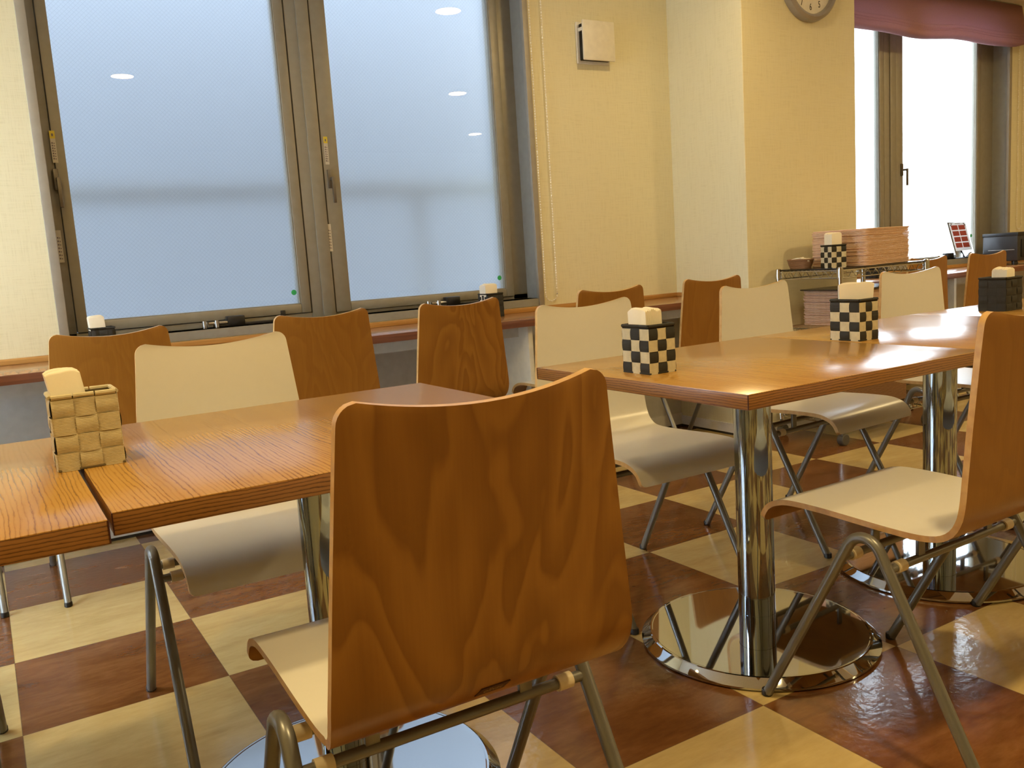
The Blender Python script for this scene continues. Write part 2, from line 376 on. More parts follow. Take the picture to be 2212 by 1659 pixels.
# ------------------------------------------------------------------ windows
def glass(win, x0, x1, z0, z1, y):
    g = MB()
    g.add([(x0, y, z0), (x1, y, z0), (x1, y, z1), (x0, y, z1)], [(0, 1, 2, 3)], 0)
    y2 = y + .007
    g.add([(x0, y2, z0), (x1, y2, z0), (x1, y2, z1), (x0, y2, z1)], [(3, 2, 1, 0)], 1)
    return g.build('pane', ['wired_glass', 'etched_glass'], win, smooth=False, recalc=False)
def window(name, W, panes, mull, handles, stays, dots, stick):
    x0, x1, z0, z1 = W
    win = bpy.data.objects.new(name, None); COL.objects.link(win); win['kind'] = 'structure'
    fy0, fy1 = YW + .105, YW + .18
    r = MB()     # reveal lining and ledge
    r.box((x0, YW - .004, z0 - .035), (x1, YW + .2, z0))
    r.box((x0 - .001, YW, z0), (x0 + .006, YW + .2, z1)).box((x1 - .006, YW, z0), (x1 + .001, YW + .2, z1)).box((x0, YW, z1 - .006), (x1, YW + .2, z1))
    r.build('reveal', 'window_reveal_metal', win, smooth=False)
    c = MB().box((x0 - .002, YW - .010, z0 - .036), (x0 + .030, YW + .012, z1), .002).box((x1 - .018, YW - .010, z0 - .036), (x1 + .012, YW + .012, z1), .002)
    c.build('casing', 'casing_metal', win)
    f = MB().box((x0, fy0 + .012, z0), (panes[0][0] - .04, fy1, z1), .002).box((panes[-1][1] + .045, fy0 + .012, z0), (x1, fy1, z1), .002)
    f.box((x0, fy0 + .012, z0), (x1, fy1, panes[0][2] - .04), .002).box((x0, fy0 + .012, panes[0][3] + .03), (x1, fy1, z1), .002)
    f.box((mull[0], fy0 + .004, z0), (mull[1], fy1, z1), .002)
    f.box(((mull[0] + mull[1]) / 2 - .003, fy0 - .004, z0), (mull[1], fy0 + .01, z1), .001)
    f.build('frame', 'window_frame_metal', win)
    for (a, b_, c0, c1) in panes:
        sl = a - .038 if a == panes[0][0] else mull[1] + .006
        sr = b_ + .043 if b_ == panes[-1][1] else mull[0] - .006
        s = MB().box((sl, fy0, c0 - .038), (a, fy1 - .01, c1 + .03), .003).box((b_, fy0, c0 - .038), (sr, fy1 - .01, c1 + .03), .003)
        s.box((a, fy0, c0 - .038), (b_, fy1 - .01, c0), .003).box((a, fy0, c1), (b_, fy1 - .01, c1 + .03), .003)
        s.box((a, fy0 + .006, c0), (b_, fy0 + .03, c0 + .004)).box((b_ - .004, fy0 + .006, c0), (b_, fy0 + .03, c1))
        s.build('sash', 'window_frame_metal', win)
        glass(win, a, b_, c0, c1, YW + .126)
    for hx, hz, sd in handles:
        h = MB().box((hx - .009, fy0 - .012, hz - .05), (hx + .009, fy0, hz + .03), .003)
        h.box((hx - .006 + sd * .012, fy0 - .036, hz - .018), (hx + .006 + sd * .012, fy0 - .010, hz - .004), .003)
        h.box((hx - .006 + sd * .012, fy0 - .042, hz - .115), (hx + .008 + sd * .012, fy0 - .030, hz - .004), .003)
        h.build('handle', 'handle_metal', win)
    for a, b_ in stays:
        zt = z0
        h = MB().box((a, YW + .06, zt), (b_, YW + .082, zt + .011), .002, mi=0).box((a + .055, YW + .055, zt), (a + .125, YW + .1, zt + .042), .004, mi=0)
        h.box((a - .02, YW + .06, zt + .012), (a + .06, YW + .08, zt + .024), .002, mi=1)
        h.lathe([(.010, 0), (.010, .03)], (a - .035, YW + .07, zt), 12, 1).lathe([(.010, 0), (.010, .03)], (a + .01, YW + .055, zt), 12, 1)
        h.box((b_ - .02, fy0 - .006, zt + .006), (b_, fy0 + .004, zt + .045), .002, mi=0)
        h.build('window_stay', ['black_plastic', 'bright_metal'], win)
    for dx, dz in dots:
        MB().lathe([(.0115, 0), (.0115, .0006)], (dx, YW + .1252, dz), 24, 0, 'y').build('dot_sticker', 'green_dot', win)
    for sx, za, zb, yel in stick:
        s = MB().box((sx - .009, fy0 - .0012, za), (sx + .009, fy0 - .0002, zb))
        for k in range(7):
            zz = za + .012 + k * (zb - za - (.05 if yel else .03)) / 7
            s.box((sx - .006, fy0 - .0016, zz), (sx - .001, fy0 - .0011, zz + .006), mi=2).box((sx + .001, fy0 - .0016, zz), (sx + .005, fy0 - .0011, zz + .004), mi=2)
        if yel: s.box((sx - .009, fy0 - .0015, zb - .028), (sx + .009, fy0 - .0011, zb), mi=1).box((sx - .003, fy0 - .002, zb - .02), (sx + .003, fy0 - .0014, zb - .01), mi=2)
        s.build('sticker', ['sticker_paper', 'sticker_yellow', 'menu_grey'], win, smooth=False)
    return win
window('window_1', W1, [(.392, 1.235, .840, 2.30), (1.461, 2.273, .830, 2.30)], (1.283, 1.385), [(.350, 1.385, .3), (1.412, 1.378, .3)],
       [(.85, 1.16), (1.86, 2.20)], [(1.213, .892), (2.248, .886)],
       [(.356, 1.437, 1.553, True), (.332, 1.070, 1.190, False), (1.41, 1.430, 1.547, True), (1.39, 1.058, 1.176, False)])
window('window_2', W2, [(4.33, 5.165, .80, 2.34), (5.405, 6.25, .795, 2.34)], (5.215, 5.33), [(5.385, 1.40, 1)],
       [(5.78, 6.15)], [(6.22, .925)], [])
win3 = bpy.data.objects.new('window_3', None); COL.objects.link(win3); win3['kind'] = 'structure'
f = MB()
for (a, b_, c0, c1) in ((LW[0], LW[0] + .06, LW[2], LW[3]), (LW[1] - .06, LW[1], LW[2], LW[3]), (LW[0], LW[1], LW[2], LW[2] + .06), (LW[0], LW[1], LW[3] - .06, LW[3])):
    f.box((X0 - .14, a, c0), (X0 - .07, b_, c1), .003)
f.build('frame', 'window_frame_metal', win3)
g = MB(); gx = X0 - .1
g.add([(gx, LW[0] + .05, LW[2] + .05), (gx, LW[1] - .05, LW[2] + .05), (gx, LW[1] - .05, LW[3] - .05), (gx, LW[0] + .05, LW[3] - .05)], [(0, 1, 2, 3)], 0)
gx -= .007
g.add([(gx, LW[0] + .05, LW[2] + .05), (gx, LW[1] - .05, LW[2] + .05), (gx, LW[1] - .05, LW[3] - .05), (gx, LW[0] + .05, LW[3] - .05)], [(3, 2, 1, 0)], 1)
g.build('pane', ['wired_glass', 'etched_glass'], win3, smooth=False, recalc=False)

# ------------------------------------------------------------------ ceiling lamps
for i, (lx, ly, lw) in enumerate(LAMPS):
    t = thing('ceiling_downlight', ('recessed ceiling downlight reflected in the left pane of the near window', 'recessed ceiling downlight reflected in the right pane of the near window')[i] if i < 2 else 'recessed ceiling downlight out of view, one of a set partly added to light the room', 'light', (lx, ly, CEIL), 0, 'ceiling downlights')
    MB().lathe([(.078, -.001), (.095, -.001), (.095, -.006), (.078, -.006), (.078, -.001)], n=40, cap=False).build('trim_ring', 'downlight_trim', t)
    ld = bpy.data.lights.new('downlight', 'AREA'); ld.shape = 'DISK'; ld.size = .15; ld.energy = lw; ld.color = LAMP_COL; ld.spread = math.radians(180)
    lo = bpy.data.objects.new('bulb', ld); COL.objects.link(lo); lo.parent = t; lo.location = (0, 0, -.0075)

# ------------------------------------------------------------------ wall counters
CT, CF = .715, -.325
def counter(name, label, xa, xb, upside, panels):
    c = thing(name, label, 'counter', (xa, 0, 0))
    L = xb - xa
    t = MB().box((0, CF, CT - .032), (L, YW - .001, CT), .002)
    for i, f in enumerate(t.f):
        n = [t.v[k] for k in f]
        if max(p[1] for p in n) < CF + .003: t.m[i] = 1
    t.build('countertop', ['counter_wood', 'counter_edge'], c)
    u = MB().box((0, YW - .018, CT), (L, YW, CT + .022), .002)
    if upside == 'R': u.box((L - .018, -.20, CT), (L, YW - .018, CT + .022), .002)
    u.build('upstand', 'upstand_wood', c)
    MB().box((0, -.19, CT - .085), (L, -.17, CT - .032)).build('apron', 'under_counter_wall', c)
    for px in panels:
        MB().box((px - xa - .012, -.27, 0), (px - xa + .012, YW - .01, CT - .032), .002).build('support_panel', 'white_plastic', c)
    return c
counter('wall_counter', 'long red-brown wooden counter under the near frosted window', X0 + .002, 3.283, 'R', [2.078])
counter('wall_counter', 'red-brown wooden counter under the far bright window behind the pillar', 4.109, X1 - .002, '', [5.2, 6.9])

# ------------------------------------------------------------------ tables
TZ = .70
def table(label, x0, x1, y0, y1):
    cx, cy = (x0 + x1) / 2, (y0 + y1) / 2
    t = thing('cafe_table', label, 'table', (cx, cy, 0), 0, 'square cafe tables pushed into rows')
    hx, hy = (x1 - x0) / 2, (y1 - y0) / 2
    m = MB().box((-hx, -hy, TZ - .030), (hx, hy, TZ), .0012, 0, 2)
    for i, f in enumerate(m.f):
        if max(m.v[k][2] for k in f) < TZ - .0005: m.m[i] = 1
    m.build('tabletop', ['table_laminate', 'table_edge'], t)
    for sx in (-1, 1):
        for sy in (-1, 1):
            MB().box((sx * hx - .0008, sy * hy - .0008, TZ - .029), (sx * hx + .0008, sy * hy + .0008, TZ - .001)).build('edge_joint', 'edge_joint', t, smooth=False)
    p = MB().lathe([(.0445, .016), (.0445, TZ - .036)], n=40); p.lathe([(.0452, .068), (.0452, .070)], n=40)
    p.build('pedestal', 'chrome', t)
    MB().box((-.17, -.17, TZ - .037), (.17, .17, TZ - .030), .001).build('mounting_plate', 'black_plastic', t)
    R = .287
    MB().lathe([(.01, .001), (R - .004, .001), (R, .004), (R, .0085), (R - .002, .0105), (R - .019, .0255), (R - .022, .0268), (R - .026, .0268), (R - .028, .0262), (.02, .0262)], n=128).build('base_plate', 'chrome_plate', t, angle=6)
    return t
TB_Y, TC_Y = (-2.350, -1.632), (-2.362, -1.655)
table('leftmost wood-grain table, cut off by the left edge, holding half the beige basket', -.625, .133, -2.382, -1.664)
table('wood-grain table in front of the nearest wooden chair back', .141, .900, *TB_Y)
table('wood-grain table with free near corner, checkered basket at its left end', 1.213, 1.972, *TC_Y)
table('middle table of the right row, second checkered basket at its left end', 1.974, 2.716, *TC_Y)
table('far table of the right row with the black basket on it', 2.718, 3.46, *TC_Y)

# ------------------------------------------------------------------ chairs
def arc_spline(pts, n):
    """Catmull-Rom resample by arc length; pts are tuples"""
    P = [Vector(p) for p in pts]; out = []
    for i in range(len(P) - 1):
        p0 = P[i - 1] if i else P[0] * 2 - P[1]; p1, p2 = P[i], P[i + 1]
        p3 = P[i + 2] if i + 2 < len(P) else P[-1] * 2 - P[-2]
        for k in range(24):
            t = k / 24
            out.append(.5 * ((2 * p1) + (p2 - p0) * t + (2 * p0 - 5 * p1 + 4 * p2 - p3) * t * t + (3 * p1 - p0 - 3 * p2 + p3) * t ** 3))
    out.append(P[-1])
    acc = [0]
    for a, b_ in zip(out, out[1:]): acc.append(acc[-1] + (b_ - a).length)
    res = []; j = 0
    for s in n:
        s = s * acc[-1]
        while j < len(acc) - 2 and acc[j + 1] < s: j += 1
        d = acc[j + 1] - acc[j]; t = 0 if d == 0 else (s - acc[j]) / d
        res.append((out[j].lerp(out[j + 1], min(max(t, 0), 1)), s))
    return res, acc[-1]
PROF = [(.274, .386), (.268, .403), (.255, .421), (.232, .434), (.195, .442), (.12, .443), (.04, .440), (-.04, .437), (-.095, .437),
        (-.130, .4425), (-.155, .456), (-.170, .477), (-.177, .505), (-.180, .56), (-.183, .63), (-.187, .70), (-.191, .77), (-.196, .836)]
def shell():
    ns = [0, .003, .007, .012, .017, .023] + [.03 + .935 * i / 74 for i in range(75)] + [.972, .979, .985, .990, .994, .9975, 1]
    pts, L = arc_spline([(0, y, z) for y, z in PROF], ns)
    rows = []
    for i, (p, s) in enumerate(pts):
        a = pts[max(i - 1, 0)][0]; b_ = pts[min(i + 1, len(pts) - 1)][0]; t = (b_ - a).normalized()
        nrm = Vector((0, t.z, -t.y));    # towards sitter
        z = p.z
        if z > .50 and p.y < 0: hw = .205 + (.1715 - .205) * (z - .5) / .336
        elif p.y > -.12: hw = .196 - .001 * max(0, p.y) / .27
        else: hw = .196 + .009 * min(1, (-.12 - p.y) / .05)
        for d, r in ((s, .014), (L - s, .022)):
            if d < r: hw -= r - math.sqrt(max(r * r - (r - d) ** 2, 0))
        tt = max(0, min(1, (z - .5) / .336)) if p.y < -.1 else 0
        rows.append((p, nrm, hw, tt))
    return rows
ROWS = shell(); KB = next(i for i, r in enumerate(ROWS) if r[0].y < -.14); NJ = 16; TH = .0115
def shell_part(i0, i1, ends):
    top = []; bot = []
    for p, n, hw, tt in ROWS[i0:i1 + 1]:
        for j in range(NJ + 1):
            u = -1 + 2 * j / NJ; u = math.copysign(abs(u) ** .9, u)
            x = u * hw
            q = Vector((x, p.y + tt * (.012 * u * u - .006), p.z - tt ** 2 * .018 * (1 - u * u)))
            top.append(q); bot.append(q - n * TH)
    m = MB(); R = i1 - i0 + 1; C = NJ + 1; o = R * C
    # soften the arris a little: white and wood faces share the edge band
    fs = [(i * C + j, i * C + j + 1, (i + 1) * C + j + 1, (i + 1) * C + j) for i in range(R - 1) for j in range(NJ)]
    m.add(top + bot, fs, 0)
    def more(fl, mi):
        for f in fl: m.f.append(f); m.m.append(mi)
    more([tuple(k + o for k in reversed(f)) for f in fs], 1)
    e = []
    for i in range(R - 1):
        for j in (0, NJ):
            a, b_ = i * C + j, (i + 1) * C + j; e.append((a, b_, b_ + o, a + o))
    if 'lo' in ends: e += [(j, j + 1, j + 1 + o, j + o) for j in range(NJ)]
    if 'hi' in ends: e += [((R - 1) * C + j, (R - 1) * C + j + 1, (R - 1) * C + j + 1 + o, (R - 1) * C + j + o) for j in range(NJ)]
    more(e, 2)
    return m
def make_chair():
    c = thing('plywood_chair', 'x', 'chair')
    mats = ['white_laminate', 'beech_veneer', 'ply_edge']
    shell_part(0, KB, ('lo',)).build('seat', mats, c, angle=50)
    shell_part(KB, len(ROWS) - 1, ('hi',)).build('backrest', mats, c, angle=50)
    r = .0108
    for sx in (-1, 1):
        fx, rx, ax = .218 * sx, .224 * sx, .2165 * sx
        apz = .4545; rr = .038; d = .2445; ph = math.atan2(d, apz); tl = rr / math.tan(ph)
        fd = Vector((0, d, -apz)).normalized(); path = [(fx, d, .004)]
        tp = Vector((ax, 0, apz)) + fd * tl
        path.append(tuple(tp)); cz = apz - rr / math.sin(ph)
        for k in range(1, 12):
            a = (PI / 2 - ph) * (1 - 2 * k / 12)
            path.append((ax, rr * math.sin(a), cz + rr * math.cos(a)))
        path += [(ax, -tp.y, tp.z), (rx, -d, .004)]
        lg = MB().tube(path, r, 14).build('side_leg', 'grey_tube', c)
        for (xx, yy) in ((fx, d), (rx, -d)):
            MB().lathe([(.0095, 0), (.0118, .002), (.0118, .012), (.0108, .015)], (xx, yy, 0), 14).build('foot_cap', 'black_plastic', lg)
    for sy in (-1, 1):
        zb, yb_ = .362, .0485 * sy
        bar = MB().tube([(-.212, yb_, zb), (-.1, yb_, zb), (.1, yb_, zb), (.212, yb_, zb)], .0085, 12)
        for tx in (-.115, .115): bar.box((tx - .010, yb_ - .004, zb), (tx + .010, yb_ + .004, .4285), .001)
        bo = bar.build('crossbar', 'grey_tube', c)
        for sx in (-1, 1):
            MB().tube([(sx * .168, yb_, zb), (sx * .192, yb_, zb)], .0118, 14).build('sleeve', 'cream_sleeve', bo)
    return c
CH = [  # x, y, rotation, label
    (.511, -2.438, -.021, 'nearest wooden-backed chair in the centre, seen from behind, maker badge on its back'),
    (1.613, -2.464, .017, 'wooden-backed chair at the right edge, seat tucked toward the right table row'),
    (2.375, -2.478, .0, 'chair mostly outside the right edge, only a grey leg on the floor visible'),
    (.500, -1.551, PI, 'white-faced chair facing the viewer behind the near-left table'),
    (-.262, -1.545, PI, 'chair hidden past the left edge, only one dark leg visible at bottom left'),
    (1.585, -1.554, PI + .005, 'white-faced chair behind the first checkered basket of the right row'),
    (2.374, -1.496, PI + .06, 'white-faced chair between the two checkered baskets, pillar behind it'),
    (3.113, -1.581, PI - .04, 'white-faced chair in front of the wire rack, farthest of the white-faced chairs'),
    (-.235, -.25, 0, 'counter chair past the left edge, only a grey leg tip visible'),
    (.376, -.285, .03, 'leftmost wooden chair back at the window counter, black napkin box above it'),
    (1.047, -.335, .058, 'wooden chair back at the window counter under the window mullion'),
    (1.543, -.421, .078, 'wooden chair back at the counter with strong flame grain, second napkin box above'),
    (2.208, -.474, .065, 'wooden chair back at the counter partly hidden by a white-faced chair'),
    (2.862, -.385, .011, 'wooden chair back at the counter end beside the pillar'),
    (4.61, -.28, 0, 'wooden chair back at the far counter half hidden behind the wire rack'),
    (5.133, -.321, -.039, 'wooden chair back at the far counter beside the toaster oven'),
]
proto = make_chair()
chairs = []
for i, (x, y, a, lab) in enumerate(CH):
    if i == 0:
        proto.location = (x, y, 0); proto.rotation_euler = (0, 0, a); proto['label'] = lab; proto['group'] = 'plywood cafe chairs with grey tube legs'; chairs.append(proto)
    else: chairs.append(dup(proto, lab, (x, y, 0), a))
FIG = [1, .3, .4, .4, .4, .4, .4, .4, .4, .25, .35, .85, .3, .35, .3, .4]
for c, g in zip(chairs, FIG):
    for ch in c.children:
        if ch.name.startswith(('backrest', 'seat')): ch.color = (g, g, g, 1)
# maker badge on the nearest chair's back
BC = Vector((.0, -.1738, .4600)); BN = Vector((0, -.800, -.600)); BV = Vector((0, -.600, .800))
def on_badge(u, v, d): return BC + Vector((u, 0, 0)) + BV * v + BN * d
o_ = [(-.0165, .006), (.0235, .006), (.0165, -.006), (-.0235, -.006)]
badge = MB().add([on_badge(u, v, .0008) for u, v in o_] + [on_badge(u, v, -.0012) for u, v in o_],
                 [(0, 1, 2, 3), (7, 6, 5, 4), (0, 1, 5, 4), (1, 2, 6, 5), (2, 3, 7, 6), (3, 0, 4, 7)]).build('maker_badge', 'badge_plate', proto, smooth=False)
fc = bpy.data.curves.new('badge_text', 'FONT'); fc.body = 'olivac'; fc.size = .0095; fc.align_x = 'CENTER'; fc.extrude = .0002; fc.shear = .25
fo = bpy.data.objects.new('badge_text_tmp', fc); COL.objects.link(fo)
bo_ = on_badge(0, -.0030, .0009); fo.matrix_world = Matrix(((1.25, 0, 0, bo_.x), (0, BV.y, BN.y, bo_.y), (0, BV.z, BN.z, bo_.z), (0, 0, 0, 1)))
bpy.context.view_layer.update()
dg = bpy.context.evaluated_depsgraph_get()
tm = bpy.data.meshes.new_from_object(fo.evaluated_get(dg)); tm.transform(fo.matrix_world); tm.materials.clear(); tm.materials.append(M['badge_letters'])
COL.objects.unlink(fo); bpy.data.objects.remove(fo)
to = bpy.data.objects.new('badge_lettering', tm); COL.objects.link(to); to.parent = badge

# ------------------------------------------------------------------ napkin baskets
def cells(m, w, d, h, nx, ny, nz, ph, flip, gap=.0006, bul=.0022, uni=False):
    """woven tape cells on the four sides; cell (i,k) alternates over / under"""
    def side(n, L, fn, par):
        for i in range(n):
            for k in range(nz):
                odd = (i + k + par) % 2
                a0, a1 = -L / 2 + L * i / n, -L / 2 + L * (i + 1) / n
                z0, z1 = h * k / nz, h * (k + 1) / nz
                e = .0012
                if odd: a0 -= e; a1 += e
                else: z0 = max(0, z0 - e); z1 = min(h, z1 + e)
                N = 5; vs = []
                for r in range(N):
                    for c in range(N):
                        a = a0 + (a1 - a0) * c / (N - 1); z = z0 + (z1 - z0) * r / (N - 1)
                        t = (c / (N - 1) if odd else r / (N - 1)); out = bul * math.sin(PI * t) ** .5 + .0003
                        vs.append(fn(a, z, out))
                m.add(vs, [(r * N + c, r * N + c + 1, (r + 1) * N + c + 1, (r + 1) * N + c) for r in range(N - 1) for c in range(N - 1)], 0 if uni else (1 if (odd ^ flip) else 0))
    side(nx, w, lambda a, z, o: (a, -d / 2 - o, z), ph); side(nx, w, lambda a, z, o: (-a, d / 2 + o, z), ph)
    side(ny, d, lambda a, z, o: (w / 2 + o, a, z), ph + nx); side(ny, d, lambda a, z, o: (-w / 2 - o, -a, z), ph + nx)
def basket(label, loc, rz, w, d, h, kind, ph=0):
    t = thing('napkin_basket', label, 'basket', loc, rz, 'woven napkin baskets')
    b = MB(); th = .003
    for lo, hi in (((-w / 2, -d / 2, .002), (w / 2, -d / 2 + th, h)), ((-w / 2, d / 2 - th, .002), (w / 2, d / 2, h)), ((-w / 2, -d / 2, .002), (-w / 2 + th, d / 2, h)), ((w / 2 - th, -d / 2, .002), (w / 2, d / 2, h)), ((-w / 2, -d / 2, .0), (w / 2, d / 2, .004))):
        b.box(lo, hi, 0, 2)
    if kind == 'check': cells(b, w, d, h - .006, 3, 3, 4, ph, False); mats = ['black_tape', 'ivory_tape', 'black_interior']
    elif kind == 'beige': cells(b, w, d, h - .004, 3, 2, 4, 1, False, uni=True, bul=.0026); mats = ['beige_tape', 'beige_tape', 'beige_gap']
    else: cells(b, w, d, h - .006, 3, 3, 4, 0, False, uni=True); mats = ['black_tape', 'black_tape', 'black_interior']
    b.build('weave', mats, t, recalc=False, angle=60)
    rm = MB(); rr = .0036
    def seg(p, q, n, g):
        p, q = Vector(p), Vector(q)
        for i in range(n):
            rm.tube([p.lerp(q, (i + g) / n), p.lerp(q, (i + 1 - g) / n)], rr, 10)
    g = .035 if kind == 'beige' else .01
    x, y = w / 2, d / 2
    nxs = (3, 3, 2, 2) if kind == 'beige' else (3, 3, 3, 3)
    for (p, q, n) in (((-x, -y, h), (x, -y, h), nxs[0]), ((-x, y, h), (x, y, h), nxs[1]), ((-x, -y, h), (-x, y, h), nxs[2]), ((x, -y, h), (x, y, h), nxs[3])): seg(p, q, n, g)
    rm.build('rim', 'beige_tape' if kind == 'beige' else 'black_tape', t)
    ft = MB().box((-x - .0015, -y - .0015, 0), (x + .0015, y + .0015, .004), .001)
    ft.build('bottom_binding', 'beige_gap' if kind == 'beige' else 'black_tape', t)
    return t
def napkins(label, loc, rz, w, d, h, lean=(0, 0), waves=3, skew=0):
    """a bundle of folded paper napkins standing on edge: layered sheets with soft folded top edge"""
    n = 9; m = MB(); rnd = random.Random(label)
    for i in range(n):
        y0 = -d / 2 + d * i / n; y1 = y0 + d / n * .97; dz = rnd.uniform(-.003, .0015); N = 9
        vs = []
        for k in range(N):
            u = -1 + 2 * k / (N - 1); x = u * w / 2
            zt = h + dz - .004 * abs(u) ** 6 + .0012 * math.sin(u * waves + i)
            for (yy, zz) in ((y0, 0), (y0, zt - .003), (y0 + (y1 - y0) * .25, zt - .0006), ((y0 + y1) / 2, zt), (y1 - (y1 - y0) * .25, zt - .0006), (y1, zt - .003), (y1, 0)):
                f = zz / h
                vs.append((x + lean[0] * f + skew * f * u * w / 2, yy + lean[1] * f + .0012 * math.sin(2.2 * u + i * .2) * f, zz))
        C = 7
        fs = [(k * C + c, (k + 1) * C + c, (k + 1) * C + c + 1, k * C + c + 1) for k in range(N - 1) for c in range(C - 1)]
        fs += [tuple(range(C)), tuple((N - 1) * C + c for c in reversed(range(C)))]
        m.add(vs, fs)
    o = m.build('napkin_stack', 'napkin_paper', None, angle=50)
    o.location = loc; o.rotation_euler = (0, 0, rz)
    return tag(o, label, 'napkins', 'folded paper napkins in baskets')
BZ = TZ + .0002
basket('plain beige woven basket standing across the gap of the two left tables', (.154, -1.999, BZ), 0, .091, .074, .113, 'beige')
napkins('napkins leaning left in the plain beige basket', (.1505, -1.999, BZ + .005), 0, .043, .054, .146, (-.021, 0), 3, .12)
basket('black and ivory checkered basket on the free near end of the right table row', (1.317, -1.965, BZ), 0, .074, .091, .107, 'check', 1)
napkins('napkins in the checkered basket nearest the free table corner', (1.316, -1.962, BZ + .005), PI / 2, .062, .046, .141, (0, .006))
basket('black and ivory checkered basket on the middle table, wide napkins in it', (2.033, -1.962, BZ), 0, .074, .091, .107, 'check')
napkins('wide cream napkins in the checkered basket on the middle table', (2.033, -1.962, BZ + .005), -.75, .074, .024, .146, (.006, 0), 3, .20)
basket('all-black basket at the right edge on the far table', (2.934, -1.842, BZ), 0, .092, .091, .107, 'black')
napkins('napkins in the all-black basket at the right edge', (2.950, -1.842, BZ + .005), 0, .05, .05, .135)
CZ = CT + .0002
basket('all-black basket on the window counter behind the leftmost wooden chair', (.415, .03, CZ), 0, .078, .09, .107, 'black')
napkins('white napkins in the black basket above the leftmost wooden chair', (.405, .03, CZ + .005), 0, .052, .056, .148, (-.006, 0))
basket('all-black basket on the window counter at the right end of the near window', (2.058, .02, CZ), 0, .078, .09, .107, 'black')
napkins('napkins in the black basket below the right window pane', (2.048, .02, CZ + .005), 0, .062, .056, .148)
basket('all-black basket on the far counter seen under the wire rack top', (4.72, -.06, CZ), 0, .092, .092, .107, 'black')

# ------------------------------------------------------------------ wire rack with trays
RX0, RX1, RY0, RY1 = 3.435, 4.082, -.815, -.450
rk = thing('wire_rack', 'chrome wire rack on casters in front of the pillar, loaded with trays', 'rack', (RX0, RY0, 0))
rw, rd = RX1 - RX0, RY1 - RY0
ZS = (.822, .548, .135)
for px, py in ((0, 0), (rw, 0), (0, rd), (rw, rd)):
    p = MB().tube([(px, py, .085), (px, py, .832)], .0125, 16)
    for k in range(28): p.lathe([(.0129, 0), (.0129, .0015)], (px, py, .10 + k * .0254), 16)
    p.lathe([(.013, 0), (.013, .004), (.008, .008)], (px, py, .832), 16)
    for z in ZS: p.lathe([(.0165, -.030), (.0150, .008)], (px, py, z), 18)
    p.build('post', 'rack_chrome', rk)
    cs = MB().tube([(px, py, .06), (px, py, .09)], .008, 10)
    cs.box((px - .012, py - .012, .048), (px + .012, py + .012, .064), .003)
    cs.lathe([(.024, -.017), (.028, -.014), (.028, .014), (.024, .017)], (px + .012, py + .004, .0282), 24, 0, 'y')
    cs.build('caster', 'wheel_grey', rk)
for z in ZS:
    s = MB(); q = .0032
    for zz in (z, z - .034):
        s.tube([(0, 0, zz), (rw, 0, zz), (rw, rd, zz), (0, rd, zz)], q, 8, closed=True)
    for (a, b_) in (((0, 0), (rw, 0)), ((0, rd), (rw, rd)), ((0, 0), (0, rd)), ((rw, 0), (rw, rd))):
        L = math.hypot(b_[0] - a[0], b_[1] - a[1]); n = int(L / .028); pth = []
        for k in range(n + 1):
            f = k / n; pth.append((a[0] + (b_[0] - a[0]) * f, a[1] + (b_[1] - a[1]) * f, z if k % 2 else z - .034))
        s.tube(pth, .0018, 6)
    n = 15
    for k in range(1, n): s.tube([(0, rd * k / n, z + .003), (rw, rd * k / n, z + .003)], .0018, 6)
    for fx in (.33, .66): s.tube([(rw * fx, 0, z - .001), (rw * fx, rd, z - .001)], .003, 6)
    s.build('wire_shelf', 'rack_chrome', rk)
for z in (ZS[0], ZS[2]):
    MB().box((.012, .012 - .02, z + .005), (rw - .012, rd - .004, z + .012), .002).build('shelf_mat', 'mat_black', rk)
ordn = ['topmost', 'second', 'third', 'fourth', 'fifth', 'sixth', 'seventh', 'eighth', 'ninth', 'tenth', 'eleventh', 'twelfth', 'thirteenth', 'fourteenth', 'fifteenth',
        'sixteenth', 'seventeenth', 'eighteenth', 'nineteenth', 'twentieth', 'twenty-first', 'twenty-second', 'twenty-third', 'twenty-fourth', 'twenty-fifth', 'twenty-sixth', 'twenty-seventh', 'twenty-eighth']
def tray_mesh():
    m = MB(); w2, d2, r = .205, .15, .035; N = 6
    def loop(ins, z):
        pts = []
        for (sx, sy, a0) in ((1, 1, 0), (-1, 1, 90), (-1, -1, 180), (1, -1, 270)):
            for k in range(N + 1):
                a = math.radians(a0 + 90 * k / N); rr = max(.004, r - ins)
                pts.append((sx * (w2 - ins - rr) + rr * math.cos(a), sy * (d2 - ins - rr) + rr * math.sin(a), z))
        return pts
    L = [loop(.005, 0), loop(.0006, .0018), loop(0, .0036), loop(.001, .0060), loop(.004, .0060), loop(.010, .003)]
    n = len(L[0]); vs = [v for l in L for v in l]; fs = []
    for i in range(len(L) - 1):
        for k in range(n): fs.append((i * n + k, i * n + (k + 1) % n, (i + 1) * n + (k + 1) % n, (i + 1) * n + k))
    fs += [tuple(reversed(range(n))), tuple((len(L) - 1) * n + k for k in range(n))]
    return m.add(vs, fs)
tr0 = None
def trays(n, base, cx, cy, pitch, where, rz):
    global tr0
    for k in range(n):
        lab = '%s wooden serving tray%s in the %s' % (ordn[n - 1 - k], '' if k == n - 1 else ' from the top', where)
        if tr0 is None: tr0 = tray_mesh().build('serving_tray', 'tray_wood'); o = tr0
        else: o = tr0.copy(); COL.objects.link(o)
        o.location = (cx + random.uniform(-.003, .003) + (.006 if k % 5 == 2 else 0), cy + random.uniform(-.003, .003), base + k * pitch)
        o.rotation_euler = (0, 0, rz + random.uniform(-.006, .006))
        tag(o, lab, 'tray', 'serving trays in the ' + where)
trays(28, ZS[0] + .0125, 3.785, -.66, .0062, 'upper stack on the rack top', .10)
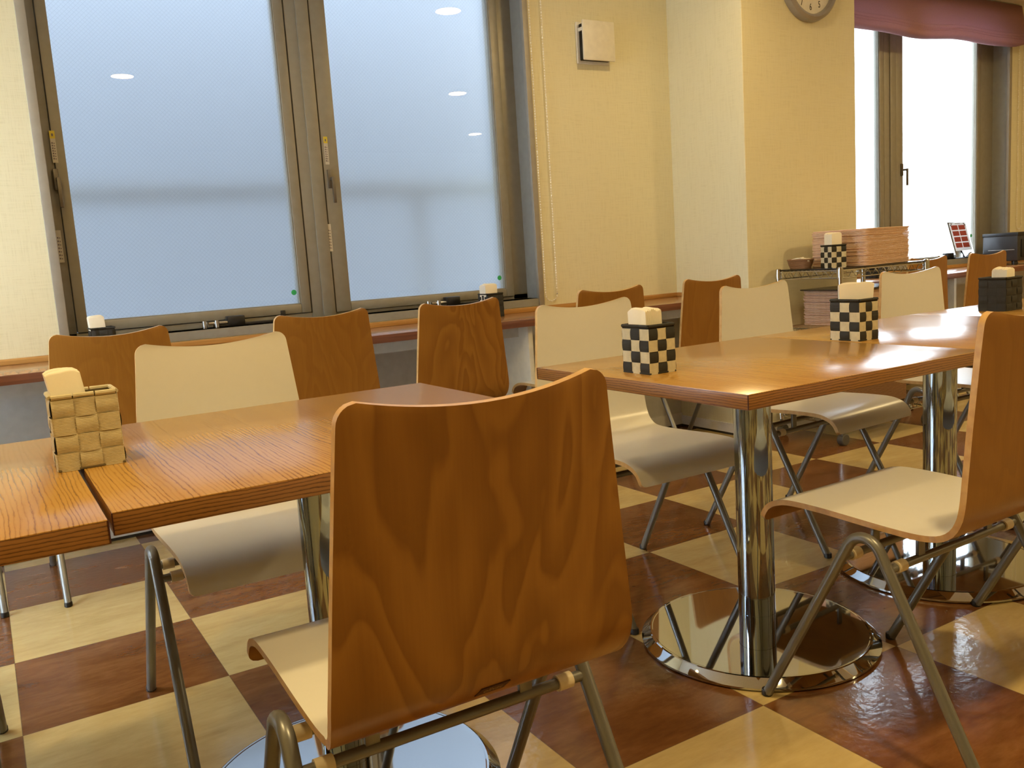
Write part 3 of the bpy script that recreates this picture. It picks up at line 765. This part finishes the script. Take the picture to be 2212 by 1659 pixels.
trays(26, ZS[1] + .0055, 3.76, -.632, .0065, 'lower stack under the rack top', .0)
lid = MB().rbox((-.225, -.165, 0), (.225, .165, .005), .03, bev=0).build('black_tray', 'mat_black'); lid.location = (3.765, -.64, ZS[1] + .0055 + 26 * .0065 + .0002)
tag(lid, 'thin black tray lying on top of the lower tray stack in the rack', 'tray')
bo = thing('storage_crate', 'grey-brown woven crate on the bottom shelf of the wire rack', 'crate', (3.76, -.63, ZS[2] + .0125))
MB().rbox((-.24, -.14, 0), (.24, .14, .17), .02).build('body', 'wicker', bo); MB().rbox((-.245, -.145, .17), (.245, .145, .18), .02).build('rim', 'wicker', bo)
RZ = ZS[0] + .0122
basket('black and ivory checkered basket at the front corner of the rack top', (3.49, -.735, RZ), -.35, .074, .091, .105, 'check', 1)
napkins('tall white napkins in the checkered basket on the rack top', (3.488, -.735, RZ + .005), -.2, .058, .052, .158, (0, 0))
wb = thing('bread_basket', 'low oval wicker basket of white packets on the rack top left', 'basket', (3.485, -.545, RZ))
def oval(prof, n=40): 
    m = MB(); vs = []; 
    for (a, b_, z) in prof: vs += [(a * math.cos(2 * PI * k / n), b_ * math.sin(2 * PI * k / n), z) for k in range(n)]
    fs = [(i * n + k, i * n + (k + 1) % n, (i + 1) * n + (k + 1) % n, (i + 1) * n + k) for i in range(len(prof) - 1) for k in range(n)]
    fs += [tuple(reversed(range(n))), tuple((len(prof) - 1) * n + k for k in range(n))]
    return m.add(vs, fs)
oval([(.036, .055, 0), (.044, .066, .025), (.047, .071, .043), (.042, .066, .043), (.036, .056, .008)]).build('bowl', 'wicker', wb)
MB().tube([(.046 * math.cos(2 * PI * k / 40), .069 * math.sin(2 * PI * k / 40), .044) for k in range(40)], .0035, 8, closed=True).build('rim', 'wicker', wb)
for k in range(9):
    m = MB().box((-.018, -.026, -.003), (.018, .026, .003), .002)
    o = m.build('paper_packet', 'napkin_paper'); a = k * 2.4; rr_ = .012 + .018 * (k % 3) / 2
    o.location = (3.485 + rr_ * math.cos(a), -.545 + 1.6 * rr_ * math.sin(a), RZ + .034 + .004 * (k % 4)); o.rotation_euler = (random.uniform(-.45, .45), random.uniform(-.45, .45), a)
    tag(o, 'small white paper packet heaped in the wicker basket on the rack', 'packet', 'white packets in the wicker basket')

# ------------------------------------------------------------------ wall things
v = thing('wall_vent', 'square cream wall ventilator above the counter right of the window', 'vent', (2.79, YW, 1.995))
MB().box((-.098, -.014, -.098), (.098, 0, .098), .005).build('back_frame', 'white_plastic', v)
MB().box((-.085, -.046, -.085), (.085, -.014, .085), .003).build('duct', 'black_interior', v)
MB().box((-.095, -.062, -.09), (.098, -.050, .098), .005).build('cover', 'white_plastic', v)
MB().box((-.092, -.050, .05), (-.08, -.014, .066), .001).build('spacer', 'white_plastic', v)
ck = thing('wall_clock', 'round wall clock with grey rim cut off by the top edge', 'clock', (3.745, -.394, 2.238))
MB().lathe([(.195, 0), (.198, -.012), (.192, -.034), (.178, -.044), (.166, -.040), (.160, -.026), (.159, -.018)], n=72, axis='y', cap=False).build('rim', 'clock_rim', ck)
MB().lathe([(.165, -.018), (.165, -.021)], n=64, axis='y').build('dial', 'clock_face', ck)
def text_mesh(body, size, mat, par, name, mw):
    c = bpy.data.curves.new(name, 'FONT'); c.body = body; c.size = size; c.align_x = 'CENTER'; c.align_y = 'CENTER'; c.extrude = .0005
    t = bpy.data.objects.new(name + '_tmp', c); COL.objects.link(t); t.matrix_world = mw; bpy.context.view_layer.update()
    me = bpy.data.meshes.new_from_object(t.evaluated_get(bpy.context.evaluated_depsgraph_get())); me.transform(mw); me.materials.clear(); me.materials.append(M[mat])
    bpy.data.objects.remove(t); o = bpy.data.objects.new(name, me); COL.objects.link(o); o.parent = par; return o
for h in range(1, 13):
    a = math.radians(90 - 30 * h)
    text_mesh(str(h), .046, 'clock_ink', ck, 'numeral', Matrix.Translation((.128 * math.cos(a), -.0215, .128 * math.sin(a))) @ Matrix.Rotation(PI / 2, 4, 'X') @ Matrix.Diagonal((.72, 1, 1, 1)))
for nm, L, a in (('hour_hand', .085, 60), ('minute_hand', .125, 100)):
    MB().box((-.004, -.026, -.012), (.004, -.024, L), .001, rot=Matrix.Rotation(math.radians(a), 3, 'Y'), piv=(0, -.025, 0)).build(nm, 'clock_ink', ck)
# bead chains of the blinds
def chain(label, xa, xb, zlow, y):
    m = MB(); R = (xb - xa) / 2; pts = []; step = .0125; z = 2.40
    while z > zlow + R: pts.append((xa, z)); z -= step
    n = int(PI * R / step); pts += [((xa + xb) / 2 - R * math.cos(PI * k / n), zlow + R - R * math.sin(PI * k / n)) for k in range(n + 1)]
    z = zlow + R
    while z < 2.40: pts.append((xb + (2.40 - z) * -.0 , z)); z += step
    for (x, z) in pts:
        m.lathe([(.0012, -.0042), (.0036, -.002), (.0036, .002), (.0012, .0042)], (x, y, z), 6)
    m.tube([(x, y, z) for x, z in pts], .0009, 5)
    m.box((xa - .01, y - .008, 2.40), (xb + .01, YW, 2.43), .003)
    return tag(m.build('bead_chain', 'clear_beads'), label, 'chain')
chain('white bead chain loop hanging beside the right edge of the near window', 2.424, 2.492, .757, YW - .012)
chain('white bead chain hanging right of the far window by the toaster', 6.56, 6.62, .95, YW - .012)
# roman blind
def blind():
    t = thing('roman_blind', 'red-brown roman blind gathered in pleats over the far window', 'blind', (4.115, 0, 0))
    prof = [(.085, 2.49), (.075, 2.40), (.068, 2.33), (.062, 2.295), (.055, 2.285), (.030, 2.288), (.022, 2.278), (.028, 2.269), (.020, 2.262), (.026, 2.253), (.018, 2.246), (.024, 2.237), (.017, 2.229), (.024, 2.219), (.034, 2.211), (.060, 2.209), (.085, 2.213)]
    Wd = 2.42; N = 60; m = MB(); vs = []
    for k in range(N + 1):
        u = k / N; x = u * Wd
        sag = .010 * math.sin(u * 9.5 + .6) + .006 * math.sin(u * 21) - .012 * u
        for i, (y, z) in enumerate(prof):
            f = min(1, i / 4); lift = 0
            if u > .93 and i > 6: lift = .05 * ((u - .93) / .07) ** 2 * (i - 6) / 10
            vs.append((x + .006 * math.sin(i * 1.7) * (u > .97), y - .012 * math.sin(u * 6 + 1) * f, z + sag * f + lift))
    C = len(prof)
    m.add(vs, [(k * C + i, (k + 1) * C + i, (k + 1) * C + i + 1, k * C + i + 1) for k in range(N) for i in range(C - 1)])
    o = m.build('fabric', 'blind_fabric', t, recalc=False, angle=80)
    md = o.modifiers.new('thickness', 'SOLIDIFY'); md.thickness = .002
    MB().box((0, .094, 2.455), (Wd, YW, 2.497), .003).build('headrail', 'white_plastic', t)
blind()

# ------------------------------------------------------------------ far counter things
mn = thing('menu_stand', 'slanted clear stand with a sheet of eight red panels on the far sill', 'sign', (6.02, .165, W2[2] + .0005))
al = math.radians(16)
def sl(y, z): return (y * math.cos(al) + z * math.sin(al) * .55, z * math.cos(al) - y * math.sin(al))
mn.rotation_euler = (0, 0, 0)
ac = MB().box((-.11, -.002, .006), (.11, .001, .262), .0005, rot=Matrix.Rotation(-al, 3, 'X'), piv=(0, 0, 0)); ac.box((-.11, -.002, 0), (.11, .075, .003), .0005)
ac.build('acrylic_holder', 'acrylic', mn)
pp = Matrix.Rotation(-al, 3, 'X')
pm = MB().box((-.098, -.0032, .052), (.098, -.0024, .256), rot=pp, piv=(0, 0, 0))
for r in range(4):
    for c in range(2):
        x0 = -.082 + c * .085; z0 = .075 + r * .043
        pm.box((x0, -.0040, z0), (x0 + .074, -.0033, z0 + .034), 0, 1, rot=pp, piv=(0, 0, 0))
pm.box((-.030, -.0040, .2485), (.030, -.0033, .2525), 0, 2, rot=pp, piv=(0, 0, 0))
for sx in (-1, 1):
    for an in (.5, 1.2):
        c0 = Vector((sx * .078, -.0038, .243)); Ry = Matrix.Rotation(an * sx, 3, 'Y'); b2 = MB().box((c0.x - .014, -.0042, .2405), (c0.x + .014, -.0034, .2455))
        b2.v = [tuple(pp @ (Ry @ (Vector(v) - c0) + c0)) for v in b2.v]; pm.add(b2.v, b2.f, 2)
pm.build('menu_sheet', ['menu_paper', 'menu_red', 'menu_grey'], mn, smooth=False)
ts = thing('toaster_oven', 'dark grey toaster oven on the far counter at the right edge', 'toaster', (6.02, -.2, CT))
b = MB().box((-.01, 0, .026), (.36, .24, .212), .008).build('body', 'toaster_body', ts)
MB().box((-.012, -.004, .190), (.362, .244, .216), .006).build('top_cover', 'black_plastic', ts)
dr = MB().box((.03, -.008, .05), (.26, .0, .17), .003).build('door', 'black_plastic', ts)
MB().box((.05, -.022, .105), (.24, -.010, .112), .003).build('door_handle', 'bright_metal', dr)
MB().box((-.006, .02, .10), (-.0105, .2, .104)).build('side_slot', 'bright_metal', ts)
for (fx, fy) in ((.02, .03), (.33, .03), (.02, .21), (.33, .21)): MB().lathe([(.016, 0), (.018, .012), (.013, .028)], (fx, fy, 0), 16).build('foot', 'black_plastic', ts)
for kz in (.07, .12, .17): MB().lathe([(.013, 0), (.011, -.014)], (.31, -.0005, kz), 18, 0, 'y').build('knob', 'bright_metal', ts)
